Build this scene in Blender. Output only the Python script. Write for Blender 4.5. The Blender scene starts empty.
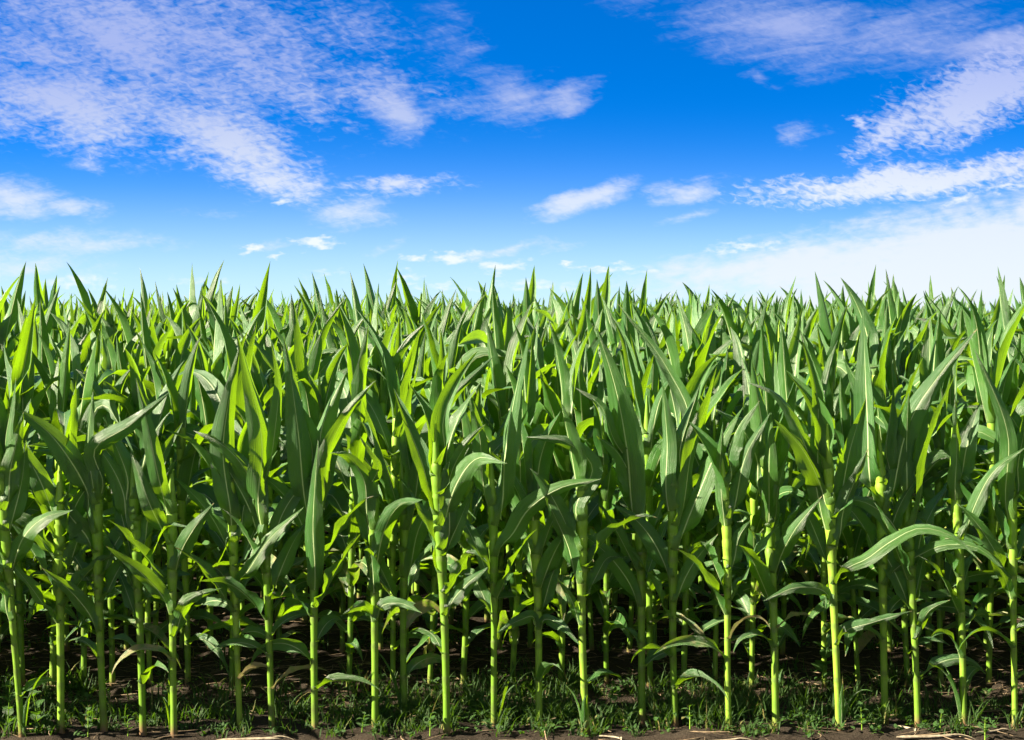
import bpy, math, random
import numpy as np

R = math.radians
sc = bpy.context.scene
COL = sc.collection
PI = math.pi

# ------------------------------------------------------------------ camera constants
F = 1440.0            # focal length in pixels of a 1024 wide frame
CAM_H = 1.92
HOR = 312.0           # image row of the horizon
D1 = 6.70             # distance of the first corn row
ROW = 0.76            # row spacing
def gx(px, d): return (px - 512.0) / F * d
def gd(py): return CAM_H * F / (py - HOR)

# ------------------------------------------------------------------ helpers
def nd(nt, typ, **kw):
    n = nt.nodes.new(typ)
    for k, v in kw.items():
        setattr(n, k, v)
    return n
def sock(nt, s, v):
    if isinstance(v, bpy.types.NodeSocket): nt.links.new(v, s)
    else: s.default_value = v
def mth(nt, op, a, b=None, c=None, clamp=False):
    n = nd(nt, 'ShaderNodeMath', operation=op, use_clamp=clamp)
    sock(nt, n.inputs[0], a)
    if b is not None: sock(nt, n.inputs[1], b)
    if c is not None: sock(nt, n.inputs[2], c)
    return n.outputs[0]
def mixc(nt, f, a, b, mode='MIX'):
    n = nd(nt, 'ShaderNodeMix', data_type='RGBA', blend_type=mode)
    sock(nt, n.inputs[0], f)
    sock(nt, n.inputs[6], a if isinstance(a, bpy.types.NodeSocket) else (*a, 1.0))
    sock(nt, n.inputs[7], b if isinstance(b, bpy.types.NodeSocket) else (*b, 1.0))
    return n.outputs[2]
def sstep(nt, x, lo, hi, a=0.0, b=1.0):
    n = nd(nt, 'ShaderNodeMapRange', interpolation_type='SMOOTHSTEP')
    sock(nt, n.inputs[0], x)
    for i, v in zip((1, 2, 3, 4), (lo, hi, a, b)): sock(nt, n.inputs[i], v)
    return n.outputs[0]
def noise(nt, vec, scale, detail=4, rough=0.55, dist=0.0):
    n = nd(nt, 'ShaderNodeTexNoise')
    if vec is not None: nt.links.new(vec, n.inputs['Vector'])
    n.inputs['Scale'].default_value = scale
    n.inputs['Detail'].default_value = detail
    n.inputs['Roughness'].default_value = rough
    n.inputs['Distortion'].default_value = dist
    return n.outputs[0]
def newmat(name):
    m = bpy.data.materials.new(name); m.use_nodes = True
    nt = m.node_tree; nt.nodes.clear()
    out = nd(nt, 'ShaderNodeOutputMaterial')
    return m, nt, out
def attr(nt, name):
    return nd(nt, 'ShaderNodeAttribute', attribute_name=name).outputs['Fac']

# ------------------------------------------------------------------ materials
def leaf_material(name, base_a, base_b, trans, trans_fac, rough, spec, rib, dry_col, ribs=True):
    m, nt, out = newmat(name)
    uv = nd(nt, 'ShaderNodeUVMap').outputs[0]
    sx = nd(nt, 'ShaderNodeSeparateXYZ'); nt.links.new(uv, sx.inputs[0])
    u, v = sx.outputs[0], sx.outputs[1]
    rnd0 = attr(nt, 'rnd')
    oi = nd(nt, 'ShaderNodeObjectInfo').outputs['Random']
    rnd = mth(nt, 'FRACT', mth(nt, 'ADD', rnd0, oi))
    geo = nd(nt, 'ShaderNodeTexCoord').outputs['Object']
    big = noise(nt, geo, 9.0, 3)
    d = mth(nt, 'ABSOLUTE', mth(nt, 'SUBTRACT', u, 0.5))
    # streaks running along the blade
    comb = nd(nt, 'ShaderNodeCombineXYZ')
    sock(nt, comb.inputs[0], mth(nt, 'MULTIPLY', u, 46.0)); sock(nt, comb.inputs[1], mth(nt, 'MULTIPLY', v, 1.6)); sock(nt, comb.inputs[2], mth(nt, 'MULTIPLY', rnd, 40.0))
    streak = noise(nt, comb.outputs[0], 1.0, 3, 0.6)
    f = mth(nt, 'ADD', mth(nt, 'MULTIPLY', rnd, 0.55), mth(nt, 'ADD', mth(nt, 'MULTIPLY', big, 0.5), mth(nt, 'MULTIPLY', streak, 0.5)))
    f = mth(nt, 'SUBTRACT', f, 0.25, clamp=True)
    col = mixc(nt, f, base_a, base_b)
    tcol = mixc(nt, f, tuple(c * 0.8 for c in trans), trans)
    # dull dusty patches and small pale flecks
    dust = sstep(nt, noise(nt, geo, 27.0, 5, 0.65), 0.52, 0.78, 0.0, 0.35)
    col = mixc(nt, dust, col, (0.13, 0.17, 0.055))
    fleck = sstep(nt, noise(nt, comb.outputs[0], 2.6, 2, 0.5), 0.70, 0.78, 0.0, 0.6)
    col = mixc(nt, fleck, col, (0.22, 0.26, 0.09))
    # paler near the collar
    collar = sstep(nt, v, 0.0, 0.14, 0.6, 0.0)
    col = mixc(nt, collar, col, (0.13, 0.22, 0.035))
    if ribs:
        w = sstep(nt, v, 0.0, 0.95, 0.034, 0.010)
        rm = sstep(nt, mth(nt, 'DIVIDE', d, w), 0.55, 1.1, 1.0, 0.0)
        rm = mth(nt, 'MULTIPLY', rm, 0.85)
        col = mixc(nt, rm, col, rib)
        tcol = mixc(nt, rm, tcol, tuple(c * 0.55 for c in trans))
    dry = attr(nt, 'dry')
    spot = noise(nt, geo, 22.0, 4, 0.6)
    dm = sstep(nt, mth(nt, 'ADD', mth(nt, 'MULTIPLY', dry, 1.2), mth(nt, 'MULTIPLY', spot, 0.9)), 0.85, 1.2)
    col = mixc(nt, dm, col, dry_col)
    tcol = mixc(nt, dm, tcol, tuple(c * 0.8 for c in dry_col))
    p = nd(nt, 'ShaderNodeBsdfPrincipled')
    nt.links.new(col, p.inputs['Base Color'])
    rg = mth(nt, 'ADD', mth(nt, 'MULTIPLY', streak, 0.34), rough - 0.17)
    nt.links.new(rg, p.inputs['Roughness'])
    p.inputs['Specular IOR Level'].default_value = spec
    p.inputs['Coat Weight'].default_value = 0.15; p.inputs['Coat Roughness'].default_value = 0.52
    t = nd(nt, 'ShaderNodeBsdfTranslucent'); nt.links.new(tcol, t.inputs[0])
    # fine parallel veins and gentle puckering
    vein = mth(nt, 'SINE', mth(nt, 'MULTIPLY', u, 150.0))
    h = mth(nt, 'ADD', mth(nt, 'MULTIPLY', vein, 0.10), mth(nt, 'MULTIPLY', streak, 1.0))
    b = nd(nt, 'ShaderNodeBump'); b.inputs['Strength'].default_value = 0.8; b.inputs['Distance'].default_value = 0.007
    nt.links.new(h, b.inputs['Height'])
    nt.links.new(b.outputs[0], p.inputs['Normal']); nt.links.new(b.outputs[0], t.inputs['Normal'])
    mx = nd(nt, 'ShaderNodeMixShader'); mx.inputs[0].default_value = trans_fac
    nt.links.new(p.outputs[0], mx.inputs[1]); nt.links.new(t.outputs[0], mx.inputs[2])
    nt.links.new(mx.outputs[0], out.inputs[0])
    return m

M_LEAF = leaf_material('corn_leaf', (0.011, 0.080, 0.014), (0.052, 0.150, 0.016), (0.30, 0.54, 0.006), 0.34, 0.47, 0.85, (0.60, 0.70, 0.36), (0.36, 0.29, 0.13))
M_WEED = leaf_material('weed_leaf', (0.028, 0.085, 0.016), (0.055, 0.14, 0.02), (0.16, 0.34, 0.015), 0.35, 0.55, 0.35, (0.12, 0.22, 0.06), (0.25, 0.22, 0.08))
M_GRASS = leaf_material('grass_blade', (0.024, 0.07, 0.012), (0.05, 0.115, 0.018), (0.12, 0.26, 0.012), 0.35, 0.6, 0.3, (0.2, 0.3, 0.1), (0.36, 0.30, 0.10), ribs=False)

def stalk_material():
    m, nt, out = newmat('corn_stalk')
    geo = nd(nt, 'ShaderNodeTexCoord').outputs['Object']
    mp = nd(nt, 'ShaderNodeMapping'); nt.links.new(geo, mp.inputs[0]); mp.inputs['Scale'].default_value = (1, 1, 0.06)
    fib = noise(nt, mp.outputs[0], 260.0, 3, 0.6)
    big = noise(nt, geo, 14.0, 4)
    oi = nd(nt, 'ShaderNodeObjectInfo').outputs['Random']
    node = attr(nt, 'node'); base = attr(nt, 'dry')
    f = mth(nt, 'ADD', mth(nt, 'MULTIPLY', fib, 0.5), mth(nt, 'MULTIPLY', big, 0.5))
    f = mth(nt, 'ADD', f, mth(nt, 'MULTIPLY', mth(nt, 'SUBTRACT', oi, 0.5), 0.35))
    col = mixc(nt, sstep(nt, f, 0.3, 0.75), (0.120, 0.240, 0.018), (0.225, 0.365, 0.038))
    col = mixc(nt, mth(nt, 'MULTIPLY', node, 0.8), col, (0.085, 0.105, 0.03))
    st = noise(nt, geo, 31.0, 5, 0.65)
    col = mixc(nt, sstep(nt, st, 0.56, 0.74, 0.0, 0.55), col, (0.30, 0.36, 0.12))
    col = mixc(nt, sstep(nt, noise(nt, geo, 19.0, 4, 0.6), 0.60, 0.75, 0.0, 0.5), col, (0.11, 0.14, 0.03))
    col = mixc(nt, sstep(nt, mth(nt, 'ADD', base, mth(nt, 'MULTIPLY', big, 0.5)), 0.75, 1.25), col, (0.17, 0.10, 0.055))
    p = nd(nt, 'ShaderNodeBsdfPrincipled'); nt.links.new(col, p.inputs['Base Color'])
    p.inputs['Roughness'].default_value = 0.42; p.inputs['Specular IOR Level'].default_value = 0.45
    t = nd(nt, 'ShaderNodeBsdfTranslucent'); t.inputs[0].default_value = (0.25, 0.42, 0.02, 1)
    b = nd(nt, 'ShaderNodeBump'); b.inputs['Strength'].default_value = 0.25; b.inputs['Distance'].default_value = 0.003
    nt.links.new(fib, b.inputs['Height']); nt.links.new(b.outputs[0], p.inputs['Normal'])
    mx = nd(nt, 'ShaderNodeMixShader'); mx.inputs[0].default_value = 0.18
    nt.links.new(p.outputs[0], mx.inputs[1]); nt.links.new(t.outputs[0], mx.inputs[2])
    nt.links.new(mx.outputs[0], out.inputs[0])
    return m
M_STALK = stalk_material()

def straw_material(name, a, b):
    m, nt, out = newmat(name)
    geo = nd(nt, 'ShaderNodeTexCoord').outputs['Object']
    f = noise(nt, geo, 38.0, 5, 0.65)
    col = mixc(nt, sstep(nt, f, 0.3, 0.7), a, b)
    p = nd(nt, 'ShaderNodeBsdfPrincipled'); nt.links.new(col, p.inputs['Base Color']); p.inputs['Roughness'].default_value = 0.85
    bp = nd(nt, 'ShaderNodeBump'); bp.inputs['Distance'].default_value = 0.004; bp.inputs['Strength'].default_value = 0.6
    nt.links.new(f, bp.inputs['Height']); nt.links.new(bp.outputs[0], p.inputs['Normal'])
    nt.links.new(p.outputs[0], out.inputs[0])
    return m
M_STRAW = straw_material('dry_straw', (0.09, 0.062, 0.036), (0.26, 0.18, 0.11))
M_STRAW_PALE = straw_material('bleached_straw', (0.13, 0.10, 0.07), (0.30, 0.25, 0.18))

def soil_material():
    m, nt, out = newmat('soil')
    geo = nd(nt, 'ShaderNodeTexCoord').outputs['Object']
    a = noise(nt, geo, 3.0, 6, 0.6); b = noise(nt, geo, 60.0, 6, 0.7); c = noise(nt, geo, 300.0, 3, 0.6)
    col = mixc(nt, sstep(nt, a, 0.3, 0.7), (0.018, 0.012, 0.008), (0.034, 0.024, 0.017))
    col = mixc(nt, sstep(nt, b, 0.45, 0.75), col, (0.058, 0.043, 0.032))
    # unseen grass colour added on the near side, for green bounce light
    sp = nd(nt, 'ShaderNodeSeparateXYZ'); nt.links.new(geo, sp.inputs[0])
    edge = sstep(nt, mth(nt, 'ADD', sp.outputs[1], mth(nt, 'MULTIPLY', mth(nt, 'SUBTRACT', noise(nt, geo, 1.7, 4), .5), 1.2)), 4.9, 5.7, 1.0, 0.0)
    bounce_turf = mixc(nt, noise(nt, geo, 45.0, 5, 0.7), (0.10, 0.15, 0.03), (0.21, 0.26, 0.07))
    col = mixc(nt, edge, col, bounce_turf)
    p = nd(nt, 'ShaderNodeBsdfPrincipled'); nt.links.new(col, p.inputs['Base Color']); p.inputs['Roughness'].default_value = 0.95
    p.inputs['Specular IOR Level'].default_value = 0.2
    h = mth(nt, 'ADD', b, mth(nt, 'MULTIPLY', c, 0.3))
    bp = nd(nt, 'ShaderNodeBump'); bp.inputs['Distance'].default_value = 0.03; bp.inputs['Strength'].default_value = 0.8
    nt.links.new(h, bp.inputs['Height']); nt.links.new(bp.outputs[0], p.inputs['Normal'])
    nt.links.new(p.outputs[0], out.inputs[0])
    return m
M_SOIL = soil_material()

# ------------------------------------------------------------------ mesh assembly
class Geo:
    """collects grids of quads with uv and point attributes"""
    def __init__(self):
        self.v, self.f, self.uv, self.at, self.mi, self.n = [], [], [], {'rnd': [], 'dry': [], 'node': []}, [], 0
    def grid(self, P, U, rnd=0.0, dry=0.0, node=0.0, closed=False, mi=0):
        ns, nu = P.shape[:2]
        i = np.arange(ns * nu).reshape(ns, nu)
        if closed:
            a, b, c, d = i[:-1], np.roll(i, -1, 1)[:-1], np.roll(i, -1, 1)[1:], i[1:]
        else:
            a, b, c, d = i[:-1, :-1], i[:-1, 1:], i[1:, 1:], i[1:, :-1]
        f = np.stack([a, b, c, d], -1).reshape(-1, 4) + self.n
        self.v.append(P.reshape(-1, 3)); self.f.append(f); self.uv.append(U.reshape(-1, 2))
        for k, val in (('rnd', rnd), ('dry', dry), ('node', node)):
            self.at[k].append(np.broadcast_to(np.asarray(val, float), (ns, nu)).reshape(-1))
        self.mi.append(np.full(len(f), mi)); self.n += ns * nu
        return self
    def arrays(self):
        return (np.concatenate(self.v), np.concatenate(self.f), np.concatenate(self.uv), {k: np.concatenate(x) for k, x in self.at.items()}, np.concatenate(self.mi))
    def mesh(self, name, mats):
        return make_mesh(name, self.arrays(), mats)
def make_mesh(name, arr, mats, smooth=True):
    v, f, uv, at, mi = arr
    me = bpy.data.meshes.new(name)
    me.vertices.add(len(v)); me.vertices.foreach_set('co', v.astype(np.float32).ravel())
    me.loops.add(f.size); me.loops.foreach_set('vertex_index', f.astype(np.int32).ravel())
    me.polygons.add(len(f)); me.polygons.foreach_set('loop_start', np.arange(0, f.size, 4, dtype=np.int32))
    me.polygons.foreach_set('material_index', mi.astype(np.int32))
    me.polygons.foreach_set('use_smooth', np.full(len(f), smooth))
    u = me.uv_layers.new(name='UVMap'); u.data.foreach_set('uv', uv[f.ravel()].astype(np.float32).ravel())
    for k, a in at.items():
        x = me.attributes.new(k, 'FLOAT', 'POINT'); x.data.foreach_set('value', a.astype(np.float32))
    for m in mats: me.materials.append(m)
    me.update(calc_edges=True)
    return me
def link(name, me, parent=None):
    o = bpy.data.objects.new(name, me); COL.objects.link(o)
    if parent: o.parent = parent
    return o
def thing(name, label, cat, group=None, loc=(0, 0, 0)):
    o = bpy.data.objects.new(name, None); COL.objects.link(o); o.location = loc
    o.empty_display_size = 0.1
    o['label'] = label; o['category'] = cat
    if group: o['group'] = group
    return o

# ------------------------------------------------------------------ corn plant
def smooth(x): x = np.clip(x, 0, 1); return x * x * (3 - 2 * x)

def leaf_grid(rng, base, r0, az, L, W, th0, th1, pw=1.5, kink=None, twist=0.0, fold=0.35, vee=0.25, wave=0.012, side=0.0, ns=18, nu=9, spine=None, face=0.0):
    s = np.linspace(0, 1, ns) ** 1.25
    if spine is not None: return spine_leaf(rng, base, r0, spine, W, face, twist, fold, vee, wave, s, nu)
    if kink:
        sk, wk = kink
        g = 1 / (1 + np.exp(-(s - sk) / wk)); g = (g - g[0]) / (g[-1] - g[0])
    else:
        g = s ** pw
    th = th0 + (th1 - th0) * g
    a = az + side * s ** 2 + 0.10 * np.sin(2 * PI * (s * rng.uniform(.6, 1.4) + rng.random())) * s
    T = np.stack([np.sin(th) * np.cos(a), np.sin(th) * np.sin(a), np.cos(th)], -1)
    ds = np.diff(s) * L
    P = np.zeros((ns, 3)); P[1:] = np.cumsum((T[:-1] + T[1:]) * 0.5 * ds[:, None], 0)
    P += np.asarray(base) + r0 * np.array([math.cos(az), math.sin(az), 0])
    B = np.stack([-np.sin(a), np.cos(a), 0 * a], -1)
    N = np.cross(T, B)
    return blade_skin(rng, P, T, B, N, r0, W, twist, fold, vee, wave, s, nu)

def blade_skin(rng, P, T, B, N, r0, W, twist, fold, vee, wave, s, nu):
    tw = (twist * smooth(s / 0.45))[:, None]
    B, N = B * np.cos(tw) + N * np.sin(tw), N * np.cos(tw) - B * np.sin(tw)
    x = np.clip((s - 0.42) / 0.58, 0, 1)
    hw = W / 2 * (0.68 + 0.32 * smooth(s / 0.30)) * (1 - x ** 1.25) + 0.0006
    bl = smooth(s / 0.10)
    hw = hw * bl + (1 - bl) * (2.1 * 1.08 * r0)
    A = fold + (2.1 - fold) * np.exp(-s / 0.035)
    Rr = hw / A
    u = np.linspace(-1, 1, nu)
    b = Rr[:, None] * np.sin(A[:, None] * u); n = Rr[:, None] * (1 - np.cos(A[:, None] * u))
    vv = vee * smooth(s / 0.12) * (0.75 + 0.5 * s)
    n = n + np.abs(u) * (hw * vv)[:, None]
    env = smooth(s / 0.15) * (1 - s) ** 0.6
    for sg in (-1, 1):
        fr, ph = rng.uniform(1.6, 3.4), rng.random()
        wv = wave * np.sin(2 * PI * (fr * s + ph)) * env + 0.35 * wave * np.sin(2 * PI * (2.7 * fr * s + ph * 3)) * env
        n = n + (np.where(sg * u > 0, np.abs(u), 0) ** 1.8)[None, :] * wv[:, None]
    G = P[:, None, :] + b[..., None] * B[:, None, :] + n[..., None] * N[:, None, :]
    U = np.stack(np.broadcast_arrays((u * 0.5 + 0.5)[None, :], s[:, None]), -1)
    return G, U, s

def catmull(pts, t):
    pts = np.asarray(pts, float)
    c = np.concatenate([[0], np.cumsum(np.linalg.norm(np.diff(pts, axis=0), axis=1))]); c /= c[-1]
    m = np.gradient(pts, c, axis=0)
    k = np.clip(np.searchsorted(c, t, side='right') - 1, 0, len(c) - 2)
    h = (c[k + 1] - c[k])[:, None]; x = ((t - c[k])[:, None] / h)
    return ((2 * x ** 3 - 3 * x ** 2 + 1) * pts[k] + (x ** 3 - 2 * x ** 2 + x) * h * m[k] + (-2 * x ** 3 + 3 * x ** 2) * pts[k + 1] + (x ** 3 - x ** 2) * h * m[k + 1])

def spine_leaf(rng, base, r0, pts, W, face, twist, fold, vee, wave, s, nu):
    """a leaf along given points (plant space); face = which way its broad side is turned, 0 towards the field edge"""
    base = np.asarray(base, float)
    pts = np.asarray(pts, float)
    h = (pts[min(1, len(pts) - 1)] - base)[:2]; az = math.atan2(h[1], h[0])
    out = np.array([math.cos(az), math.sin(az), 0])
    st = base + r0 * out
    P = catmull(np.vstack([st, st + 0.012 * out + (0, 0, 0.045), pts]), s)
    T = np.gradient(P, s, axis=0); T /= np.linalg.norm(T, axis=1)[:, None]
    hint = np.array([math.sin(face), -math.cos(face), 0.25])
    if pts[-1][1] < base[1]: hint = -hint
    k = smooth((s - .02) / .22)[:, None]
    N0 = -out * (1 - k) + hint * k
    B = np.cross(N0, T); B /= np.linalg.norm(B, axis=1)[:, None] + 1e-9
    N = np.cross(T, B)
    return blade_skin(rng, P, T, B, N, r0, W, twist, fold, vee, wave, s, nu)

class Plant:
    pass

def corn_plant(seed, kind='field', lean=(0.0, 0.0), plane=None, lod=0, extra=(), skip=(), height=1.0, tiller=False):
    rng = np.random.default_rng(seed)
    p = Plant(); p.leaves = []; p.rnd = rng.random()
    nleaf = int(rng.integers(12, 14)) if kind == 'front' else int(rng.integers(13, 16))
    ztop = (1.13 if kind == 'front' else 1.34) * rng.uniform(0.94, 1.05) * height
    zfirst = rng.uniform(0.15, 0.24)
    t = np.linspace(0, 1, nleaf)
    zc = zfirst + (ztop - zfirst) * (t ** (0.80 if kind == 'front' else 1.0)) + rng.normal(0, 0.012, nleaf)
    if kind != 'front':
        zc[1:] = np.maximum(zc[1:], 0.24)
    zc = np.sort(zc)
    bx, by = rng.normal(0, 0.012, 2); ph = rng.random(2) * 6
    def centre(z):
        z = np.asarray(z, float)
        cx = lean[0] * (z / 1.1) + bx * np.sin(z * 3 + ph[0]) * np.minimum(z, 1) ; cy = lean[1] * (z / 1.1) + by * np.sin(z * 3 + ph[1]) * np.minimum(z, 1)
        return np.stack([cx, cy, z], -1)
    def rad(z):
        r = np.interp(z, [0, .02, .12, .45, .75 * ztop, ztop, ztop + .10, ztop + .20], [.0185, .0168, .0155, .0160, .0220, .0225, .013, .004])
        for i in range(nleaf):
            z1 = zc[i]; z0 = z1 - (0.17 if i > 2 else 0.10)
            w = np.clip((z - z0) / (z1 - z0), 0, 1)
            r = r + np.where((z > z0) & (z < z1 + .004), (0.0004 + 0.0040 * w ** 3) * (1 if i > nleaf * .45 else .3), 0)
        return r * p.girth
    p.girth = rng.uniform(0.84, 1.04)
    # stalk
    zs = np.unique(np.concatenate([np.linspace(-0.03, ztop + 0.20, 26 if lod == 0 else 6)] + ([zc - .006, zc + .006, zc + .015] if lod == 0 else [])))
    nr = 12 if lod == 0 else 5
    ang = np.linspace(0, 2 * PI, nr, endpoint=False)
    c = centre(zs); r = rad(zs)
    nodez = np.zeros_like(zs)
    for z in list(zc[:7]) + [zc[0] * .45]:
        nodez = np.maximum(nodez, np.exp(-((zs - z) / 0.010) ** 2))
    r = r * (1 + 0.045 * nodez)
    G = c[:, None, :] + np.stack([r[:, None] * np.cos(ang), r[:, None] * np.sin(ang), np.zeros((len(zs), nr))], -1)
    U = np.stack(np.broadcast_arrays((ang / (2 * PI))[None, :], zs[:, None]), -1)
    p.stalk = Geo().grid(G, U, rnd=p.rnd, dry=np.exp(-np.maximum(zs, 0) / 0.09)[:, None] * 1.0, node=nodez[:, None], closed=True, mi=1)
    plane = rng.uniform(0, PI) if plane is None else plane
    ns, nu = (18, 9) if lod == 0 else ((9, 5) if lod == 1 else (5, 3))
    first = 0 if lod == 0 else (3 if lod == 1 else nleaf - 5)
    specs = []
    for i in range(first, nleaf):
        if skip and min(abs(zc[i] - q) for q in skip) < 0.075: continue
        h = i / (nleaf - 1)
        az = plane + PI * (i % 2) + rng.normal(0, 0.32)
        low = 0.24 if kind == 'front' else 0.07
        if h < low:         # small old leaves low on the stalk
            if kind == 'front' and rng.random() < .4: continue
            sp = dict(L=rng.uniform(.20, .44), W=rng.uniform(.038, .066), th0=rng.uniform(.3, .9), th1=rng.uniform(1.9, 3.0), pw=rng.uniform(.6, 1.6), twist=rng.normal(0, 1.0), fold=.5, wave=.007, dry=rng.uniform(-.2, .62))
        elif kind != 'front' and h < 0.34:      # old leaves hanging round the lower stalk
            sp = dict(L=rng.uniform(.40, .66), W=rng.uniform(.060, .092), th0=rng.uniform(.5, 1.0), th1=rng.uniform(2.0, 3.0), pw=rng.uniform(.7, 1.5), twist=rng.normal(0, .8), fold=.4, vee=.2, wave=.014, dry=rng.choice([0, .1, .2, .4]))
        elif h < 0.62:      # long arching leaves
            sp = dict(L=rng.uniform(.50, .74), W=rng.uniform(.078, .112), th0=rng.uniform(.45, .85), th1=rng.uniform(1.3, 2.7), pw=rng.uniform(1.1, 2.4), twist=rng.normal(0, .75), fold=rng.uniform(.2, .5), vee=rng.uniform(.1, .3), wave=rng.uniform(.011, .023), dry=rng.choice([0, 0, .1, .25]))
            if rng.random() < .35: sp['kink'] = (rng.uniform(.35, .62), rng.uniform(.03, .08)); sp['th1'] = rng.uniform(1.6, 2.7)
        elif h < 0.90:      # upper leaves, steep then arching
            sp = dict(L=rng.uniform(.56, .80), W=rng.uniform(.086, .126), th0=rng.uniform(.20, .75), th1=rng.uniform(.8, 2.5), pw=rng.uniform(1.3, 2.8), twist=rng.normal(0, .85), fold=rng.uniform(.25, .6), vee=rng.uniform(.12, .4), wave=rng.uniform(.011, .026), dry=0)
            if rng.random() < .58: sp['kink'] = (rng.uniform(.40, .68), rng.uniform(.025, .06)); sp['th1'] = rng.uniform(1.3, 2.6)
        else:               # rolled spears of the whorl
            sp = dict(L=rng.uniform(.42, .62), W=rng.uniform(.070, .108), th0=rng.uniform(.02, .28), th1=rng.uniform(.05, .95), pw=rng.uniform(1.2, 2.2), twist=rng.normal(0, .9), fold=rng.uniform(.5, 1.0), vee=rng.uniform(.3, .7), wave=rng.uniform(.003, .012), dry=0)
        if kind == 'front' and low <= h < .90:      # steep, fairly straight leaves fanning out from the stalk
            k = (h - low) / (.9 - low)
            sp['th0'] = rng.uniform(.38, .62) - .22 * k; sp['th1'] = sp['th0'] + rng.uniform(.10, .75) + (rng.random() < .2) * .8
            sp['L'] *= rng.uniform(.72, .92) * (.85 if h < .45 else 1); sp['W'] *= rng.uniform(.78, .95); sp['pw'] = rng.uniform(1.5, 3)
            sp.pop('kink', None)
            if rng.random() < .2: sp['kink'] = (rng.uniform(.6, .75), .04); sp['th1'] += .9
        sp['side'] = rng.normal(0, .30)
        sp['L'] *= height if h > .24 else 1
        if kind == 'front': sp['L'] *= .9
        specs.append((zc[i], az, sp))
    if kind == 'front':
        for z, az, sp in specs:
            if sp['L'] < .45: continue
            q = np.linspace(0, 1, 7)
            th = sp['th0'] + (sp['th1'] - sp['th0']) * q ** sp.get('pw', 1.5)
            a = az + sp['side'] * q ** 2
            st = np.stack([np.sin(th) * np.cos(a), np.sin(th) * np.sin(a), np.cos(th)], -1) * sp['L'] / 6
            c = np.cumsum((st[:-1] + st[1:]) / 2, 0) + centre(z)
            sp['spine'] = c[[1, 3, 5]]; sp['face'] = rng.normal(0, .6); sp['twist'] = rng.normal(0, .3)
    for (z, az, sp) in extra: specs.append((z, az, dict(sp)))
    for z, az, sp in specs:
        dry = sp.pop('dry', 0)
        rr = rng.random()
        g, u, s = leaf_grid(rng, centre(z), float(rad(np.array([z]))[0]), az, ns=ns, nu=nu, **sp)
        tipdry = dry + 0.55 * np.clip((s - .93) / .07, 0, 1) * (rng.random() < .35)
        p.leaves.append(Geo().grid(g, u, rnd=rr, dry=tipdry[:, None]))
    p.tiller = None
    if tiller:
        az = rng.uniform(0, 2 * PI); g0 = Geo()
        for k in range(2):
            g, u, s = leaf_grid(rng, (0.012 * math.cos(az), 0.012 * math.sin(az), 0.0), 0.010, az + rng.normal(0, .5), L=rng.uniform(.16, .38), W=rng.uniform(.022, .034), th0=rng.uniform(.06, .25), th1=rng.uniform(.3, 1.8), pw=2.2, fold=.9, vee=.3, wave=.003, ns=12, nu=5)
            g0.grid(g, u, rnd=rng.random() * .4, dry=0.05)
        p.tiller = g0
    p.top = max(l.v[0][:, 2].max() for l in p.leaves)
    return p

ORD = 'zeroth first second third fourth fifth sixth seventh eighth ninth tenth eleventh twelfth thirteenth fourteenth fifteenth sixteenth seventeenth eighteenth nineteenth twentieth twenty-first twenty-second twenty-third twenty-fourth'.split()

def build_plant(p, label, group, loc, rot=0.0, scale=1.0):
    t = thing('corn_plant', label, 'corn plant', group, loc)
    t.rotation_euler = (0, 0, rot); t.scale = (scale,) * 3
    st = p.stalk.arrays(); st = st[:4] + (np.zeros(len(st[1])),)
    link('stalk', make_mesh('stalk', st, [M_STALK]), t)
    for l in p.leaves: link('leaf', l.mesh('leaf', [M_LEAF]), t)
    if p.tiller: link('side_shoot', p.tiller.mesh('side_shoot', [M_LEAF]), t)
    return t
def copy_plant(src, label, group, loc, rot, scale):
    r = src.copy(); COL.objects.link(r); r.location = loc; r.rotation_euler = (0, 0, rot); r.scale = scale
    r['label'] = label; r['group'] = group
    for ch in src.children:
        c = ch.copy(); COL.objects.link(c); c.parent = r
    return r

# front row: base column and row in the photograph, column of the stalk at mid height
FRONT = [(22, 734, 5), (61, 730, 58), (104, 729, 95), (143, 729, 134), (174, 732, 169), (240, 727, 230), (272, 728, 262), (315, 727, 311),
         (375, 726, 374), (405, 716, 400), (447, 731, 440), (494, 725, 492), (539, 723, 535), (586, 728, 578), (642, 719, 640), (675, 722, 669),
         (729, 727, 722), (776, 726, 771), (839, 726, 829), (885, 718, 880), (918, 722, 911), (964, 721, 957), (1015, 723, 1014)]
LOOK = ['leaning', 'upright', 'leaning', 'slender', 'upright'] 
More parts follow.
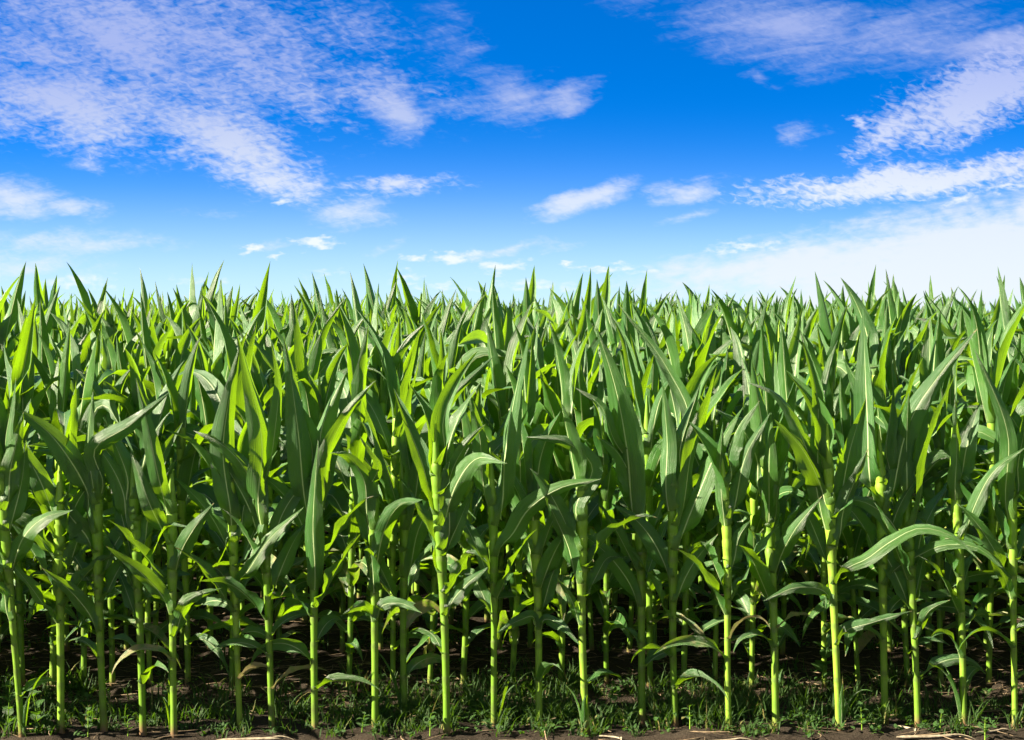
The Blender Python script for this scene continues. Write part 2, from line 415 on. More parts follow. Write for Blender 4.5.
# hand-set leaves of single plants: index -> [(collar height, azimuth, spec)]
TRACED = [  # plant, points from the collar to the tip (photo columns and rows), width, way it faces (degrees), depth of its tip
 (2, (85,505, 70,460, 40,425, 8,407), 24, 20, -.10), (2, (86,495, 94,452, 130,425, 170,392), 19, 30, -.12), (1, (58,520, 42,485, 22,448, 8,428), 20, 10, -.05),
 (1, (60,505, 70,450, 76,380), 14, 45, .05), (2, (94,500, 88,450, 93,390), 15, -20, -.02), (4, (167,515, 158,475, 150,435, 136,378), 17, 20, -.05),
 (5, (230,510, 205,460, 185,438, 165,430), 16, -30, -.10), (5, (229,525, 223,450, 229,400, 240,345), 25, 48, -.08), (6, (263,525, 262,440, 248,375, 236,330), 25, 28, -.08),
 (6, (264,480, 275,430, 278,375, 271,343), 15, 50, .03), (7, (309,525, 298,430, 289,366, 283,335), 25, 18, -.05), (7, (311,525, 331,444, 353,406, 376,380), 18, 38, -.08),
 (8, (373,530, 362,475, 345,455, 330,453), 19, 0, -.12), (9, (400,510, 406,430, 419,360), 17, 46, -.03), (9, (399,515, 376,436, 362,398), 14, 46, -.06),
 (9, (401,530, 425,447, 455,395, 495,355), 18, 38, -.12), (10, (441,550, 452,471, 473,436, 486,424), 21, 22, -.10), (11, (492,525, 505,455, 514,400, 529,335), 27, -38, -.04),
 (11, (490,505, 479,433, 467,386), 17, 30, -.05), (12, (534,520, 512,466, 531,400), 10, 60, -.06), (8, (374,500, 378,468, 360,436), 13, 42, -.06),
 (13, (580,520, 592,466, 568,443, 526,437), 19, -22, -.10), (11, (493,556, 511,536, 528,510, 560,488, 601,479), 21, 5, -.14), (14, (638,530, 627,450, 616,390, 596,326), 32, -28, -.06),
 (14, (638,480, 614,440, 600,405, 574,387), 15, -42, -.04), (15, (670,470, 689,425, 667,368, 618,304), 14, -12, .12), (15, (669,510, 667,440, 662,380), 19, -32, -.05),
 (15, (670,525, 694,440, 708,400, 717,366), 21, 32, -.06), (15, (671,550, 700,490, 725,435, 743,407), 22, -16, -.10), (16, (722,520, 746,455, 770,413), 17, -12, -.06),
 (16, (722,525, 720,470, 723,422), 11, 10, -.03), (17, (771,525, 769,470, 771,412), 18, -22, -.05), (17, (771,530, 778,490, 789,448), 12, 30, .02),
 (18, (829,530, 803,440, 770,390, 746,382), 20, -12, -.05), (18, (828,505, 803,450, 774,419), 26, 5, -.10), (18, (830,500, 816,388, 799,326), 16, -32, .03),
 (19, (879,510, 867,410, 863,308), 27, -32, .02), (18, (831,520, 850,450, 866,398), 27, 5, .05), (19, (880,515, 913,415, 940,374, 977,329), 25, -18, -.08),
 (20, (909,530, 930,440, 957,370), 18, 46, -.06), (21, (957,500, 957,450, 955,396), 14, 20, .0), (21, (958,485, 966,450, 980,403), 21, 0, .06),
 (22, (1014,520, 1008,436, 974,348), 17, -20, -.05), (21, (957,540, 975,505, 995,470, 1026,447), 15, -32, -.10),
 (2, (99,632, 76,597, 42,568), 17, 0, -.10), (4, (171,614, 142,574, 106,546), 17, 0, -.10), (4, (172,637, 188,602, 222,588), 15, 0, -.06),
 (4, (170,571, 191,533, 214,503), 18, 0, -.05), (4, (169,546, 150,505, 130,448), 18, 10, .03), (2, (96,553, 68,513, 48,476), 22, 5, .03),
 (5, (237,590, 247,572, 268,541, 304,507), 15, 0, -.12), (7, (312,590, 313,530, 318,440), 20, 0, -.10), (8, (375,622, 362,606, 343,614), 12, 0, -.12),
 (8, (375,618, 398,603, 422,613), 12, 0, -.12), (9, (402,578, 418,531, 448,480, 472,442), 17, 10, -.08), (10, (445,615, 466,585, 488,567), 15, 0, -.08),
 (10, (443,556, 460,520, 473,488), 16, 0, .04), (14, (641,607, 612,559, 566,522), 17, 0, -.08), (15, (672,602, 693,564, 718,534), 17, 0, -.04),
 (12, (538,627, 520,620, 497,633), 12, 0, -.14), (12, (538,630, 560,624, 580,645), 12, 0, -.12), (12, (537,612, 556,566, 569,546), 15, 0, .05),
 (13, (583,625, 570,597, 557,578), 9, 0, -.05), (16, (726,569, 740,535, 751,520), 16, 0, -.03), (17, (773,575, 794,531, 822,496), 16, 0, -.05),
 (18, (834,606, 800,587, 763,601), 13, 0, -.12), (18, (835,585, 868,558, 890,542, 921,528, 952,536, 982,563), 14, -15, -.22), (19, (883,585, 920,555, 940,546, 975,547, 1013,579), 11, -10, -.20),
 (19, (882,540, 900,505, 921,472), 14, -42, -.05), (22, (1013,600, 995,560, 972,540), 13, 0, -.06), (18, (836,645, 874,622, 912,611), 10, 0, -.10),
 (21, (960,535, 982,498, 993,476), 15, -30, -.05), (20, (915,640, 930,610, 950,600), 11, 0, -.08), (0, (18,620, 2,590, -20,580), 14, 0, -.08), (0, (12,530, 22,480, 26,440), 18, 20, -.04)]
TILL = {0, 4, 9, 11, 13, 16, 17, 18, 21}
FG = 'corn plants of the front row'
front_pts = []
FRONT_LABELS = {}
rnd = random.Random(5)
for i, (bxp, byp, mxp) in enumerate(FRONT):
    d = gd(byp); x = gx(bxp, d)
    lean = ((mxp - bxp) / F * d, rnd.gauss(0, .03))
    ext, hts = [], []
    for (pi, pts, wpx, face, dy) in TRACED:
        if pi != i: continue
        n = len(pts) // 2
        zb = CAM_H - (pts[1] - HOR) / F * d
        P3 = []
        for q in range(1, n):
            dd = d + dy * (q / (n - 1)) ** 1.3 - 0.02
            P3.append(((pts[2 * q] - 512) / F * dd - x, dd - d, CAM_H - (pts[2 * q + 1] - HOR) / F * dd))
        low = zb < .75
        ext.append((zb, 0.0, dict(L=1, W=wpx / F * d * (1.0 if not low else 1.0), th0=0, th1=0, spine=P3, face=R(face), twist=rnd.gauss(0, .25), fold=rnd.uniform(.2, .45), vee=rnd.uniform(.12, .35), wave=rnd.uniform(.007, .016), dry=.1 if low else 0)))
        hts.append(zb)
    p = corn_plant(1000 + i, 'front', lean=lean, plane=rnd.gauss(0, .5), extra=ext, skip=hts, tiller=i in TILL, height=rnd.uniform(.95, 1.05))
    lab = FRONT_LABELS.get(i, 'front row corn plant, %s from the left, %s' % (ORD[i + 1], 'with a pale side shoot' if i in TILL else 'without a side shoot'))
    build_plant(p, lab, FG, (x, d, 0.0))
    front_pts.append((bxp, x, d))

# plants of the field behind: prototypes, placed row by row
NP = 18
protos = [corn_plant(3000 + k, 'field', lean=(rnd.gauss(-.02, .03), rnd.gauss(0, .03)), height=rnd.uniform(.95, 1.08)) for k in range(NP)]
lods = [[corn_plant(3000 + k, 'field', lod=L) for k in range(NP)] for L in (1, 2)]
roots = [None] * NP
used_labels = set()
def front_slot(px):
    """the front stalk it stands behind, or the gap between two of them"""
    best = min(range(len(FRONT)), key=lambda k: abs(FRONT[k][0] - px))
    if abs(FRONT[best][0] - px) < 9: return ('behind', best, best)
    lo = [k for k in range(len(FRONT)) if FRONT[k][0] < px]
    if not lo: return ('before', 0, 0)
    if lo[-1] == len(FRONT) - 1: return ('after', lo[-1], lo[-1])
    return ('gap', lo[-1], lo[-1] + 1)
rest = []          # everything that becomes the one mass of far plants
count = 0
rows = []
r_ = random.Random(11)
for row in range(2, 26):
    d0 = D1 + ROW * (row - 1)
    half = 0.5 * 1024 / F * d0
    xs = []
    x = -half - 4.5 + r_.random() * .2
    while x < half + 3.5:
        xs.append(x); x += 0.196 * r_.uniform(.72, 1.3)
    for x in xs:
        d = d0 + r_.gauss(0, .035)
        px = 512 + x / d * F
        sc_ = r_.uniform(.93, 1.06) * (0.93 if row == 2 else 0.99 if row == 3 else 1.05 + 0.012 * min(row - 4, 4))
        if r_.random() < .2: sc_ *= r_.uniform(1.02, 1.06)
        rows.append((row, px, x, d, r_.uniform(0, 2 * PI), sc_, r_.randrange(NP)))
# the first row beyond both edges of the picture
for sgn in (-1, 1):
    x = gx(-25 if sgn < 0 else 1056, D1)
    for k in range(20):
        rows.append((1, 2000, x, D1 + r_.gauss(0, .04), r_.uniform(0, 2 * PI), r_.uniform(.80, .9), r_.randrange(NP)))
        x += sgn * 0.2 * r_.uniform(.8, 1.25)
ROWGROUP = lambda row: 'corn plants of the %s row' % ORD[row]
TIPS = ['with a drooping upper leaf', 'with an upright spear tip', 'with wide spreading leaves', 'with a narrow leaning top', 'with a tall rolled tip', 'with arching upper leaves']
for (row, px, x, d, rot, s, k) in rows:
    if row <= 9 and -8 < px < 1032 and count + len(FRONT) < 296:
        how, a, b = front_slot(px)
        if how == 'behind': place = 'directly behind the %s front stalk' % ORD[a + 1]
        elif how == 'gap': place = 'between the %s and %s front stalks' % (ORD[a + 1], ORD[b + 1])
        elif how == 'before': place = 'outside the first front stalk'
        else: place = 'outside the last front stalk'
        base = '%s row corn plant %s' % (ORD[row], place)
        lab = base; n = 0
        while lab in used_labels:
            n += 1
            lab = '%s row corn, %s plant %s' % (ORD[row], ORD[n + 1], place.replace(' front', ''))
        used_labels.add(lab)
        if roots[k] is None:
            roots[k] = build_plant(protos[k], lab, ROWGROUP(row), (x, d, 0), rot, s)
        else:
            copy_plant(roots[k], lab, ROWGROUP(row), (x, d, 0), rot, (s,) * 3)
        count += 1
    else:
        rest.append((x, d, rot, s, k, 0 if (row < 12 and row > 1) else 1))
# thinner far rows to the end of the field
d = D1 + ROW * 25
while d < 95:
    half = 0.5 * 1024 / F * d + 4
    x = -half
    while x < half:
        rest.append((x, d + r_.gauss(0, .1), r_.uniform(0, 2 * PI), r_.uniform(.95, 1.10), r_.randrange(NP), 2)); x += r_.uniform(.22, .42)
    d += ROW * (1 if d < 40 else 2)

def mass(name, items, mats, kinds):
    V, Fc, UV, AT, MI, n = [], [], [], {'rnd': [], 'dry': [], 'node': []}, [], 0
    cache = {}
    for (x, y, rot, s, k, L) in items:
        if (k, L) not in cache:
            p = protos[k] if L == 0 else lods[L - 1][k]
            parts = [p.stalk.arrays()] + [l.arrays() for l in p.leaves]
            cache[(k, L)] = parts
        c, sn = math.cos(rot) * s, math.sin(rot) * s
        for (v, f, uv, at, mi) in cache[(k, L)]:
            w = np.empty_like(v)
            w[:, 0] = v[:, 0] * c - v[:, 1] * sn + x; w[:, 1] = v[:, 0] * sn + v[:, 1] * c + y; w[:, 2] = v[:, 2] * s
            V.append(w); Fc.append(f + n); UV.append(uv); MI.append(mi); n += len(v)
            for q in at: AT[q].append((at[q] + x * 7.13 + y * 3.7) % 1.0 if q == 'rnd' else at[q])
    arr = (np.concatenate(V), np.concatenate(Fc), np.concatenate(UV), {q: np.concatenate(a) for q, a in AT.items()}, np.concatenate(MI))
    return link(name, make_mesh(name, arr, mats))
o = mass('corn_crop', rest, [M_LEAF, M_STALK], None)
o['kind'] = 'stuff'; o['label'] = 'mass of dark green corn crop running back to the horizon'; o['category'] = 'corn crop'
print('individual corn', count + len(FRONT), 'mass plants', len(rest), 'mass faces', len(o.data.polygons))

# ------------------------------------------------------------------ ground
def axis(lo, hi, fine_lo, fine_hi, step, grow=1.35):
    a = list(np.arange(fine_lo, fine_hi, step)); s = step
    x = fine_hi
    while x < hi: a.append(x); s *= grow; x += s
    a.append(hi); x = fine_lo - step; s = step
    b = []
    while x > lo: b.append(x); s *= grow; x -= s
    b.append(lo)
    return np.array(sorted(set(b + a)))
def value_noise(X, Y, sc_, seed):
    g = np.random.default_rng(seed).random((64, 64))
    x, y = X * sc_, Y * sc_
    xi, yi = np.floor(x).astype(int), np.floor(y).astype(int); fx, fy = smooth(x - xi), smooth(y - yi)
    q = lambda i, j: g[(xi + i) % 64, (yi + j) % 64]
    return (q(0, 0) * (1 - fx) + q(1, 0) * fx) * (1 - fy) + (q(0, 1) * (1 - fx) + q(1, 1) * fx) * fy
def ground_z(X, Y):
    X, Y = np.asarray(X, float), np.asarray(Y, float)
    near = np.clip((14 - np.abs(Y - 6)) / 6, 0, 1)
    z = 0.030 * (value_noise(X, Y, 3.1, 1) - .5) + 0.026 * (value_noise(X, Y, 11, 2) - .5) + 0.016 * (value_noise(X, Y, 31, 3) - .5)
    z = z + 0.012 * np.cos((Y - D1) / ROW * 2 * PI)
    return (z - 0.012) * near - 0.01
gxs = axis(-3000, 3000, -4.2, 4.2, 0.03); gys = axis(-3000, 3000, 5.9, 9.4, 0.022)
X, Y = np.meshgrid(gxs, gys)
G = np.stack([X, Y, ground_z(X, Y)], -1)
g = link('ground', Geo().grid(G, np.stack([X, Y], -1)).mesh('ground', [M_SOIL]))
g['kind'] = 'structure'

# ------------------------------------------------------------------ grass, small weeds, straw
rg = np.random.default_rng(21)
def clump_density(px):
    pts = [(0, .9), (60, .7), (110, .45), (190, .3), (330, .3), (360, .8), (560, .9), (620, .6), (700, .9), (880, .9), (910, .45), (1024, .35)]
    return np.interp(px, *zip(*pts))
def blade(geo, x, y, h, w, az, th0, th1, ns=6, rnd_=0, dry=0.0):
    s = np.linspace(0, 1, ns); th = th0 + (th1 - th0) * s ** 1.4
    T = np.stack([np.sin(th) * math.cos(az), np.sin(th) * math.sin(az), np.cos(th)], -1)
    P = np.zeros((ns, 3)); P[1:] = np.cumsum(T[:-1] * h / (ns - 1), 0); P += (x, y, float(ground_z(x, y)) - .004)
    B = np.array([-math.sin(az), math.cos(az), 0]); N = np.cross(T, B)
    hw = w / 2 * (0.7 + 0.3 * np.sin(s * PI)) * (1 - s ** 2.2) + .0003
    u = np.array([-1, 0, 1.])
    G = P[:, None] + (hw[:, None] * u)[..., None] * B + (0.35 * hw[:, None] * np.abs(u))[..., None] * N[:, None]
    geo.grid(G, np.stack(np.broadcast_arrays((u * .5 + .5)[None], s[:, None]), -1), rnd=rnd_, dry=dry)
gg = Geo()
for k in range(760):
    while True:
        px = rg.uniform(-140, 1160)
        d = rg.choice([gd(rg.uniform(706, 733)), rg.uniform(6.75, 7.45), rg.uniform(7.3, 9.2)], p=[.34, .46, .20])
        if rg.random() < clump_density(px) * (0.4 + value_noise(np.array(px / 60.), np.array(d * 3), 1.0, 9)): break
    x = gx(px, d); n = rg.integers(7, 20); hh = rg.uniform(.04, .13) * (1.35 if 6.72 < d < 7.4 else 1)
    for j in range(n):
        blade(gg, x + rg.normal(0, .022), d + rg.normal(0, .022), hh * rg.uniform(.5, 1.25), rg.uniform(.004, .010), rg.uniform(0, 2 * PI), rg.uniform(.05, .6), rg.uniform(.5, 2.0), rnd_=rg.random(), dry=rg.choice([0, 0, 0, .05, .6]) * rg.random())
o = link('grass', gg.mesh('grass', [M_GRASS])); o['kind'] = 'stuff'; o['label'] = 'short green weedy grass growing around the corn stalk bases'; o['category'] = 'grass'

def leaflet(geo, c, az, tilt, L, W, rnd_, ns=7, nu=5, dry=0.0, cup=.25, droop=.7):
    s = np.linspace(0, 1, ns); th = tilt + droop * s
    T = np.stack([np.sin(th) * math.cos(az), np.sin(th) * math.sin(az), np.cos(th)], -1)
    P = np.zeros((ns, 3)); P[1:] = np.cumsum(T[:-1] * L / (ns - 1), 0); P += c
    B = np.array([-math.sin(az), math.cos(az), 0]); N = np.cross(T, B)
    hw = W / 2 * np.sin(np.clip(s, 0, 1) ** .62 * PI) ** .8 + .0004
    u = np.linspace(-1, 1, nu)
    G = P[:, None] + (hw[:, None] * u)[..., None] * B + (cup * hw[:, None] * np.abs(u))[..., None] * N[:, None]
    geo.grid(G, np.stack(np.broadcast_arrays((u * .5 + .5)[None], s[:, None]), -1), rnd=rnd_, dry=dry)
gw = Geo()
for k in range(900):
    while True:
        px = rg.uniform(-100, 1124); d = rg.choice([gd(rg.uniform(704, 735)), rg.uniform(6.75, 7.5), rg.uniform(7.3, 8.8)], p=[.4, .4, .2])
        if rg.random() < clump_density(px) * (0.3 + value_noise(np.array(px / 45.), np.array(d * 4), 1.0, 19)): break
    x = gx(px, d); z = float(ground_z(x, d)); h = rg.uniform(.008, .06)
    for j in range(rg.integers(4, 9)):
        leaflet(gw, (x + rg.normal(0, .012), d + rg.normal(0, .012), z + h * rg.uniform(.3, 1)), rg.uniform(0, 2 * PI), rg.uniform(.5, 1.3), rg.uniform(.014, .042), rg.uniform(.009, .022), rg.random(), ns=4, nu=3, dry=rg.choice([0, 0, 0, 0, .5]) * rg.random())
o = link('ground_weeds', gw.mesh('ground_weeds', [M_WEED])); o['kind'] = 'stuff'; o['label'] = 'low broad leaved weed cover on the soil between corn stalks'; o['category'] = 'weeds'

def stick(geo, x, y, z, L, r, az, tilt=0.0, bend=0.0, n=6, sides=6):
    t = np.linspace(-.5, .5, n)
    c = np.stack([x + L * t * math.cos(az) - bend * t * t * math.sin(az), y + L * t * math.sin(az) + bend * t * t * math.cos(az), z + L * t * math.sin(tilt)], -1)
    a = np.linspace(0, 2 * PI, sides, endpoint=False)
    rr = r * (1 + .12 * np.cos(t * 19))
    rr[0] *= .55; rr[-1] *= .55
    B = np.array([-math.sin(az), math.cos(az), 0]); N = np.array([0, 0, 1.])
    G = c[:, None] + (rr[:, None] * np.cos(a))[..., None] * B + (rr[:, None] * np.sin(a) * .8)[..., None] * N
    geo.grid(G, np.stack(np.broadcast_arrays((a / 6.3)[None], t[:, None]), -1), closed=True)
gs = Geo()
for k in range(2300):
    px = rg.uniform(-60, 1084); d = rg.choice([rg.uniform(6.35, 7.0), rg.uniform(6.9, 9.6)], p=[.07, .93])
    x = gx(px, d)
    stick(gs, x, d, float(ground_z(x, d)) + rg.uniform(.002, .022), rg.uniform(.04, .26), rg.uniform(.0008, .0030), rg.normal(0, .9), rg.normal(0, .12), rg.normal(0, .05), n=4, sides=4)
o = link('straw_litter', gs.mesh('straw_litter', [M_STRAW])); o['kind'] = 'stuff'; o['label'] = 'old straw litter strewn over the soil under the corn'; o['category'] = 'straw litter'

# bigger dry stalk pieces one can count
STALKS = [(250, 736.0, .30, .009, .05, 'long pale dry stalk piece lying before the sixth front corn stalk'),
          (322, 737.5, .20, .008, -.25, 'short tilted dry stalk piece in front of the eighth front corn stalk'),
          (205, 739.0, .14, .006, .4, 'thin dry stalk piece on bare soil near the fifth front corn stalk'),
          (385, 735.5, .11, .006, .9, 'stubby dry stalk piece beside the ninth front corn stalk'),
          (520, 737.0, .24, .006, -.1, 'slim dry stalk piece on the soil between the twelfth and thirteenth stalks'),
          (716, 738.5, .26, .008, .12, 'bleached dry stalk piece on bare soil before the seventeenth front stalk'),
          (905, 724.0, .16, .007, -.7, 'slanting straw coloured stalk piece between the twentieth and twenty-first front stalks'),
          (930, 736.5, .30, .009, .05, 'thick dry stalk piece lying flat before the twenty-first front stalk'),
          (990, 733.0, .15, .006, .3, 'small dry stalk piece close to the last front corn stalk'),
          (612, 736.0, .13, .005, -.5, 'small crooked dry stalk piece past the fourteenth front corn stalk')]
for (px, py, L, r, az, lab) in STALKS:
    d = gd(py); x = gx(px, d); z = float(ground_z(x, d))
    t = thing('dry_stalk', lab, 'dry stalk', 'dry stalk pieces on the soil', (x, d, z + r * .7))
    q = Geo(); stick(q, 0, 0, 0, L, r, az, 0.02, rg.normal(0, .05), n=10, sides=8)
    link('stem', q.mesh('stem', [M_STRAW_PALE]), t)
    q = Geo(); leaflet(q, (L * .3 * math.cos(az), L * .3 * math.sin(az), r * .5), az + rg.normal(0, .5), 1.35, L * .4, .012, .5, dry=1.0, droop=.7, cup=.6)
    link('husk', q.mesh('husk', [M_STRAW_PALE]), t)

# single weeds that stand out
def weed(px, py, h, nl, Lw, label, seed, broad=1.0):
    w = np.random.default_rng(seed)
    d = gd(py); x = gx(px, d)
    t = thing('broadleaf_weed', label, 'weed', 'single broad leaved weeds', (x, d, float(ground_z(x, d)) - .004))
    n = 8; tt = np.linspace(0, 1, n); lx, ly = w.normal(0, .12, 2)
    c = np.stack([h * lx * tt ** 1.5, h * ly * tt ** 1.5, h * tt], -1); a = np.linspace(0, 2 * PI, 6, endpoint=False)
    rr = .0032 * (1 - .6 * tt)
    G = c[:, None] + np.stack([rr[:, None] * np.cos(a), rr[:, None] * np.sin(a), np.zeros((n, 6))], -1)
    link('stem', Geo().grid(G, np.stack(np.broadcast_arrays((a / 6.3)[None], tt[:, None]), -1), closed=True, node=0, rnd=.5).mesh('stem', [M_STALK]), t)
    for k in range(nl):
        q = .2 + .8 * (k + .5) / nl
        ci = c[min(n - 1, int(q * n))]
        ge = Geo(); leaflet(ge, ci, k * 2.4 + w.normal(0, .3), w.uniform(.5, 1.0), Lw * w.uniform(.75, 1.15) * (1.15 - .4 * q), Lw * .62 * broad * w.uniform(.8, 1.1) * (1.15 - .4 * q), w.random(), ns=9, nu=5, droop=w.uniform(.5, 1.3))
        link('leaf', ge.mesh('leaf', [M_WEED]), t)
WEEDS = [(8, 727, .24, 9, .075, 'tall broad leaved weed beside the first front corn stalk'),
         (38, 731, .20, 8, .07, 'bushy weed between the first and second front corn stalks'),
         (88, 733, .12, 7, .05, 'low weed just before the third front corn stalk'),
         (128, 731, .10, 6, .045, 'small weed between the third and fourth front corn stalks'),
         (166, 722, .16, 7, .05, 'leafy weed close behind the fifth front corn stalk'),
         (362, 729, .09, 7, .04, 'small weed by the ninth front corn stalk'),
         (430, 733, .10, 6, .045, 'low spreading weed at the foot of the eleventh front stalk'),
         (508, 716, .14, 7, .05, 'weed behind the gap after the twelfth front corn stalk'),
         (610, 718, .13, 7, .05, 'weed standing between the fourteenth and fifteenth front stalks'),
         (690, 728, .10, 6, .045, 'small weed after the sixteenth front corn stalk'),
         (822, 690, .26, 6, .11, 'weed with large round leaves behind the nineteenth front stalk'),
         (862, 728, .11, 7, .05, 'low weed between the nineteenth and twentieth front stalks'),
         (940, 731, .09, 7, .04, 'small weed between the twenty-first and twenty-second front stalks'),
         (985, 737, .10, 10, .035, 'bushy little weed on the soil edge before the last two stalks')]
for k, (a, b, c, d, e, lab) in enumerate(WEEDS): weed(a, b, c, d, e, lab, 500 + k, 1.35 if 'round' in lab else 1.0)

# ------------------------------------------------------------------ sky and sun
SUN_EL, SUN_AZ = R(31), R(-103)      # azimuth clockwise from +Y (the way the camera looks)
w = bpy.data.worlds.new('World'); sc.world = w; w.use_nodes = True
nt = w.node_tree; nt.nodes.clear()
wo = nd(nt, 'ShaderNodeOutputWorld'); bg = nd(nt, 'ShaderNodeBackground')
bg.inputs[1].default_value = 0.05
nt.links.new(bg.outputs[0], wo.inputs[0])
dirn = nd(nt, 'ShaderNodeTexCoord').outputs['Generated']
sep = nd(nt, 'ShaderNodeSeparateXYZ'); nt.links.new(dirn, sep.inputs[0])
sky = nd(nt, 'ShaderNodeTexSky', sky_type='NISHITA', sun_disc=False, sun_elevation=SUN_EL, sun_rotation=SUN_AZ, air_density=1.0, dust_density=0.3, ozone_density=3.0)
cz = nd(nt, 'ShaderNodeCombineXYZ')
nt.links.new(sep.outputs[0], cz.inputs[0]); nt.links.new(sep.outputs[1], cz.inputs[1])
sock(nt, cz.inputs[2], mth(nt, 'MULTIPLY_ADD', sep.outputs[2], 3.2, 0.10))
nz = nd(nt, 'ShaderNodeVectorMath', operation='NORMALIZE'); nt.links.new(cz.outputs[0], nz.inputs[0]); nt.links.new(nz.outputs[0], sky.inputs[0])
hs = nd(nt, 'ShaderNodeHueSaturation'); nt.links.new(sky.outputs[0], hs.inputs['Color'])
hs.inputs['Saturation'].default_value = 1.5; hs.inputs['Value'].default_value = 1.04; hs.inputs['Hue'].default_value = 0.513
SKY_HS = hs
# direction -> coordinates on a sheet of sky in front of the field
yy = mth(nt, 'MAXIMUM', sep.outputs[1], 0.05)
cx = mth(nt, 'ADD', mth(nt, 'MULTIPLY', mth(nt, 'DIVIDE', sep.outputs[0], yy), F), 512.0)
cy = mth(nt, 'SUBTRACT', HOR, mth(nt, 'MULTIPLY', mth(nt, 'DIVIDE', sep.outputs[2], yy), F))
cc = nd(nt, 'ShaderNodeCombineXYZ'); nt.links.new(cx, cc.inputs[0]); nt.links.new(cy, cc.inputs[1])
P0 = cc.outputs[0]
def tex_map(sx, sy, rot=0.0, off=0.0):
    m = nd(nt, 'ShaderNodeMapping', vector_type='TEXTURE'); nt.links.new(P0, m.inputs[0])
    m.inputs['Location'].default_value = (off, off * .7, off); m.inputs['Rotation'].default_value = (0, 0, rot); m.inputs['Scale'].default_value = (sx, sy, 1)
    return m.outputs[0]
def warped(amount, sx, sy, off):
    n = nd(nt, 'ShaderNodeTexNoise'); nt.links.new(tex_map(sx, sy, 0, off), n.inputs['Vector']); n.inputs['Scale'].default_value = 1; n.inputs['Detail'].default_value = 4
    s = nd(nt, 'ShaderNodeVectorMath', operation='SUBTRACT'); nt.links.new(n.outputs['Color'], s.inputs[0]); s.inputs[1].default_value = (.5, .5, .5)
    m = nd(nt, 'ShaderNodeVectorMath', operation='MULTIPLY'); nt.links.new(s.outputs[0], m.inputs[0]); m.inputs[1].default_value = (amount, amount * .5, 0)
    a = nd(nt, 'ShaderNodeVectorMath', operation='ADD'); nt.links.new(P0, a.inputs[0]); nt.links.new(m.outputs[0], a.inputs[1])
    return a.outputs[0]
def blobs(vec, items):
    tot = None
    for (x, y, rx, ry, rot, amp) in items:
        m = nd(nt, 'ShaderNodeMapping', vector_type='TEXTURE'); nt.links.new(vec, m.inputs[0])
        m.inputs['Location'].default_value = (x, y, 0); m.inputs['Rotation'].default_value = (0, 0, R(rot)); m.inputs['Scale'].default_value = (rx, ry, 1)
        q = nd(nt, 'ShaderNodeTexGradient', gradient_type='SPHERICAL'); nt.links.new(m.outputs[0], q.inputs[0])
        v = mth(nt, 'MULTIPLY', q.outputs['Fac'], amp)
        tot = v if tot is None else mth(nt, 'MAXIMUM', tot, v)
    return tot
W1 = warped(70, 60, 34, 13); W2 = warped(44, 18, 7, 31)
# dappled high cloud
ENV_A = blobs(W1, [(140, 40, 380, 125, 8, 1.0), (330, 70, 220, 60, 14, .6), (60, 100, 210, 75, 10, 1.05), (225, 140, 150, 52, 27, 1.25), (280, 180, 75, 26, 10, 1.1), (15, 122, 90, 34, 0, 1.0),
                   (400, 188, 100, 16, 0, .75), (365, 200, 60, 10, -5, .5)])
ENV_R = blobs(W1, [(985, 90, 150, 52, -22, 1.3), (895, 128, 70, 30, -28, 1.0), (930, 178, 250, 24, -5, 1.25), (885, 148, 26, 24, 70, .6)])
# soft veils
ENV_B = blobs(W1, [(395, 108, 46, 40, 35, 1.15), (510, 95, 75, 44, 15, .85), (572, 97, 48, 24, -20, .95), (455, 48, 60, 40, 20, .5), (450, 12, 50, 14, 0, .4), (350, 85, 200, 40, 8, .5), (470, 100, 120, 30, 8, .5),
                   (780, 28, 150, 60, 8, 1.0), (900, 36, 190, 56, -4, .75), (1000, 44, 110, 24, -6, 1.2), (580, 200, 84, 20, -18, 1.2), (690, 190, 60, 18, -8, 1.0), (640, 12, 70, 16, 10, .35),
                   (358, 218, 64, 22, -5, .8), (70, 208, 50, 16, 10, .85), (10, 195, 80, 30, 8, 1.0), (90, 165, 30, 11, 8, .7), (60, 240, 170, 20, 2, .7), (20, 266, 150, 24, -2, .75),
                   (755, 80, 32, 16, 20, .55), (800, 133, 36, 16, -20, .7), (690, 213, 50, 8, -12, .55), (560, 108, 20, 8, 0, .3), (510, 250, 110, 8, -7, .75), (385, 246, 34, 10, -20, .5), (215, 210, 60, 10, 0, .35), (265, 243, 60, 8, -4, .5)])
# the broad layer low on the right
ENV_D = blobs(W1, [(990, 262, 420, 88, -10, 1.5), (800, 268, 260, 40, -7, 1.1), (1050, 222, 170, 52, -16, 1.2)])
# small bright puffs
ENV_C = blobs(W2, [(316, 242, 36, 10, 0, 1.2), (249, 250, 20, 9, -10, 1.0), (277, 257, 13, 6, 0, .8), (278, 200, 15, 7, -15, .8), (455, 258, 36, 9, -5, .95), (415, 257, 20, 6, -8, .85), (475, 254, 24, 7, 0, .7),
                   (502, 266, 40, 10, -5, 1.05), (404, 277, 26, 10, 0, .8), (571, 264, 16, 6, 0, .95), (606, 268, 48, 6, -4, .85), (640, 273, 40, 6, 0, .6), (858, 121, 18, 13, 20, 1.0), (958, 200, 36, 7, -20, .8), (1005, 186, 34, 7, -6, .9),
                   (330, 274, 50, 9, 0, .5), (200, 280, 60, 8, 0, .5), (75, 282, 70, 12, 0, .7), (540, 286, 90, 10, 0, .7), (745, 246, 70, 8, -4, .8), (440, 288, 60, 8, 0, .6)])
def ripple(sx, sy, rot, off, detail, dist):
    return noise(nt, tex_map(sx, sy, rot, off), 1.0, detail, 0.5, dist)
dap = ripple(10, 4.6, R(12), 5, 4, .7)
dapb = ripple(24, 5, R(-10), 41, 4, .6)
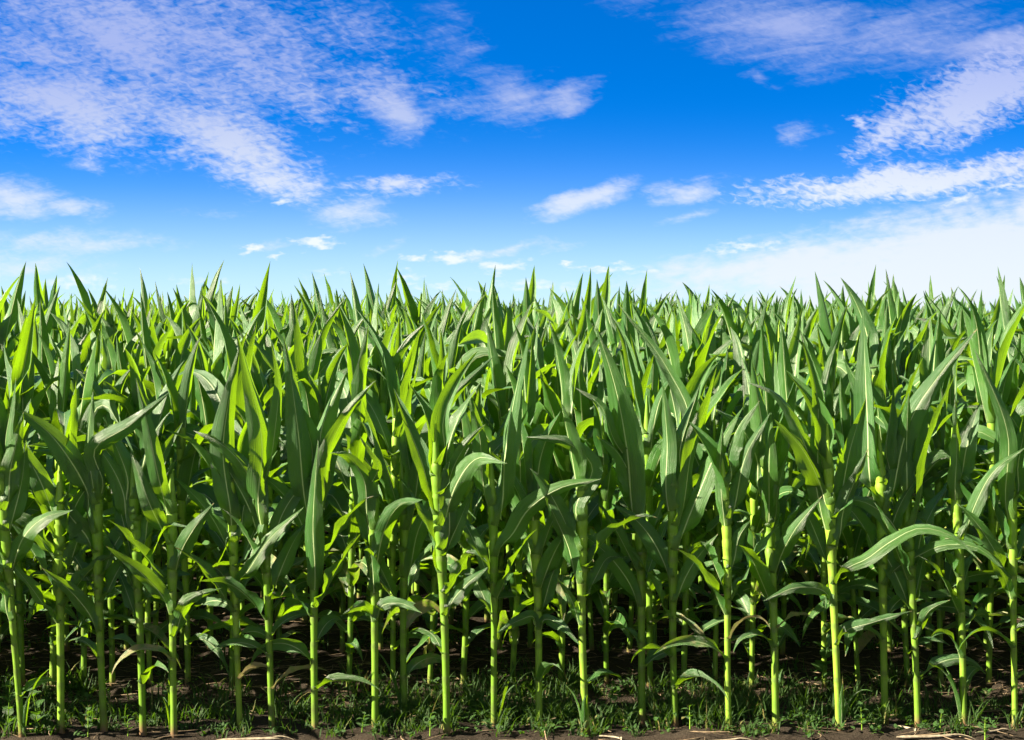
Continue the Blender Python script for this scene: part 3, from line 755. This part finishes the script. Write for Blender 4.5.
dap2 = noise(nt, tex_map(75, 30, R(20), 9), 1.0, 4, 0.55, .3)
wisp = noise(nt, tex_map(80, 15, R(-10), 17), 1.0, 6, 0.6, 0.5)
fine = noise(nt, tex_map(16, 8, 0, 23), 1.0, 5, 0.55, .3)
def cloud(env, *terms, lo=.3, hi=.8, gate=.12):
    t = env
    for (n, k) in terms: t = mth(nt, 'ADD', t, mth(nt, 'MULTIPLY', mth(nt, 'SUBTRACT', n, .5), k))
    return mth(nt, 'MULTIPLY', sstep(nt, t, lo, hi), sstep(nt, env, 0.0, gate))
aA = mth(nt, 'MULTIPLY', cloud(ENV_A, (dap, 1.15), (dapb, .7), (dap2, 1.4), lo=.12, hi=1.2, gate=.4), .84)
aR = mth(nt, 'MULTIPLY', cloud(ENV_R, (dap, 1.5), (dap2, .6), lo=.1, hi=1.0, gate=.25), .88)
aB = mth(nt, 'MULTIPLY', cloud(ENV_B, (wisp, 1.1), (dap, .5), lo=.12, hi=1.1, gate=.3), .78)
aD = mth(nt, 'MULTIPLY', cloud(ENV_D, (wisp, .9), (fine, .7), lo=.12, hi=.95), .84)
aC = mth(nt, 'MULTIPLY', cloud(ENV_C, (fine, 1.3), lo=.2, hi=.95, gate=.3), .85)
# cloud colour: lilac high up, white lower down
hi_c = sstep(nt, cy, 40.0, 230.0)
ccol = mixc(nt, hi_c, (1.72, 2.0, 3.3), (3.3, 3.45, 3.6))
skyc = hs.outputs[0]
# pale air low over the horizon; unseen cloud added behind camera as fill light
skyc = mixc(nt, mth(nt, 'MULTIPLY', mth(nt, 'POWER', sstep(nt, cy, 60.0, 338.0), 2.3), 1.0), skyc, (2.45, 3.4, 4.0))
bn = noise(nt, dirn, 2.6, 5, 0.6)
fill_cloud = mth(nt, 'MULTIPLY', sstep(nt, sep.outputs[1], 0.35, -0.25), sstep(nt, bn, 0.30, 0.52))
skyc = mixc(nt, mth(nt, 'MULTIPLY', fill_cloud, 0.85), skyc, (1.9, 1.85, 1.6))
for a, gain in ((aA, 1.0), (aB, 1.0), (aD, 1.0), (aR, 1.05), (aC, 1.1)):
    skyc = mixc(nt, a, skyc, mixc(nt, 1.0, ccol, (gain, gain, gain), 'MULTIPLY'))
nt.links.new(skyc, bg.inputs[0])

sun = bpy.data.lights.new('sun', 'SUN'); sun.energy = 5.0; sun.angle = R(0.5); sun.color = (1.0, 0.90, 0.66)
so = bpy.data.objects.new('sun', sun); COL.objects.link(so)
so.rotation_euler = (R(90) - SUN_EL, 0, -SUN_AZ + PI)
from mathutils import Vector
ts = Vector((math.sin(SUN_AZ) * math.cos(SUN_EL), math.cos(SUN_AZ) * math.cos(SUN_EL), math.sin(SUN_EL)))
so.rotation_euler = ts.to_track_quat('Z', 'Y').to_euler()
so.location = ts * 50

# ------------------------------------------------------------------ camera
cam = bpy.data.cameras.new('camera'); co = bpy.data.objects.new('camera', cam); COL.objects.link(co)
co.location = (0, 0, CAM_H); co.rotation_euler = (R(90), 0, 0)
cam.sensor_width = 36; cam.lens = F / 1024 * 36; cam.shift_y = -(370 - HOR) / 1024
cam.clip_start = 0.05; cam.clip_end = 10000
sc.camera = co
sc.view_settings.view_transform = 'Standard'; sc.view_settings.look = 'None'; sc.view_settings.gamma = 1
sc.view_settings.exposure = 2.45
sc.cycles.max_bounces = 8; sc.cycles.diffuse_bounces = 4; sc.cycles.glossy_bounces = 3; sc.cycles.transmission_bounces = 5
sc.cycles.caustics_reflective = False; sc.cycles.caustics_refractive = False
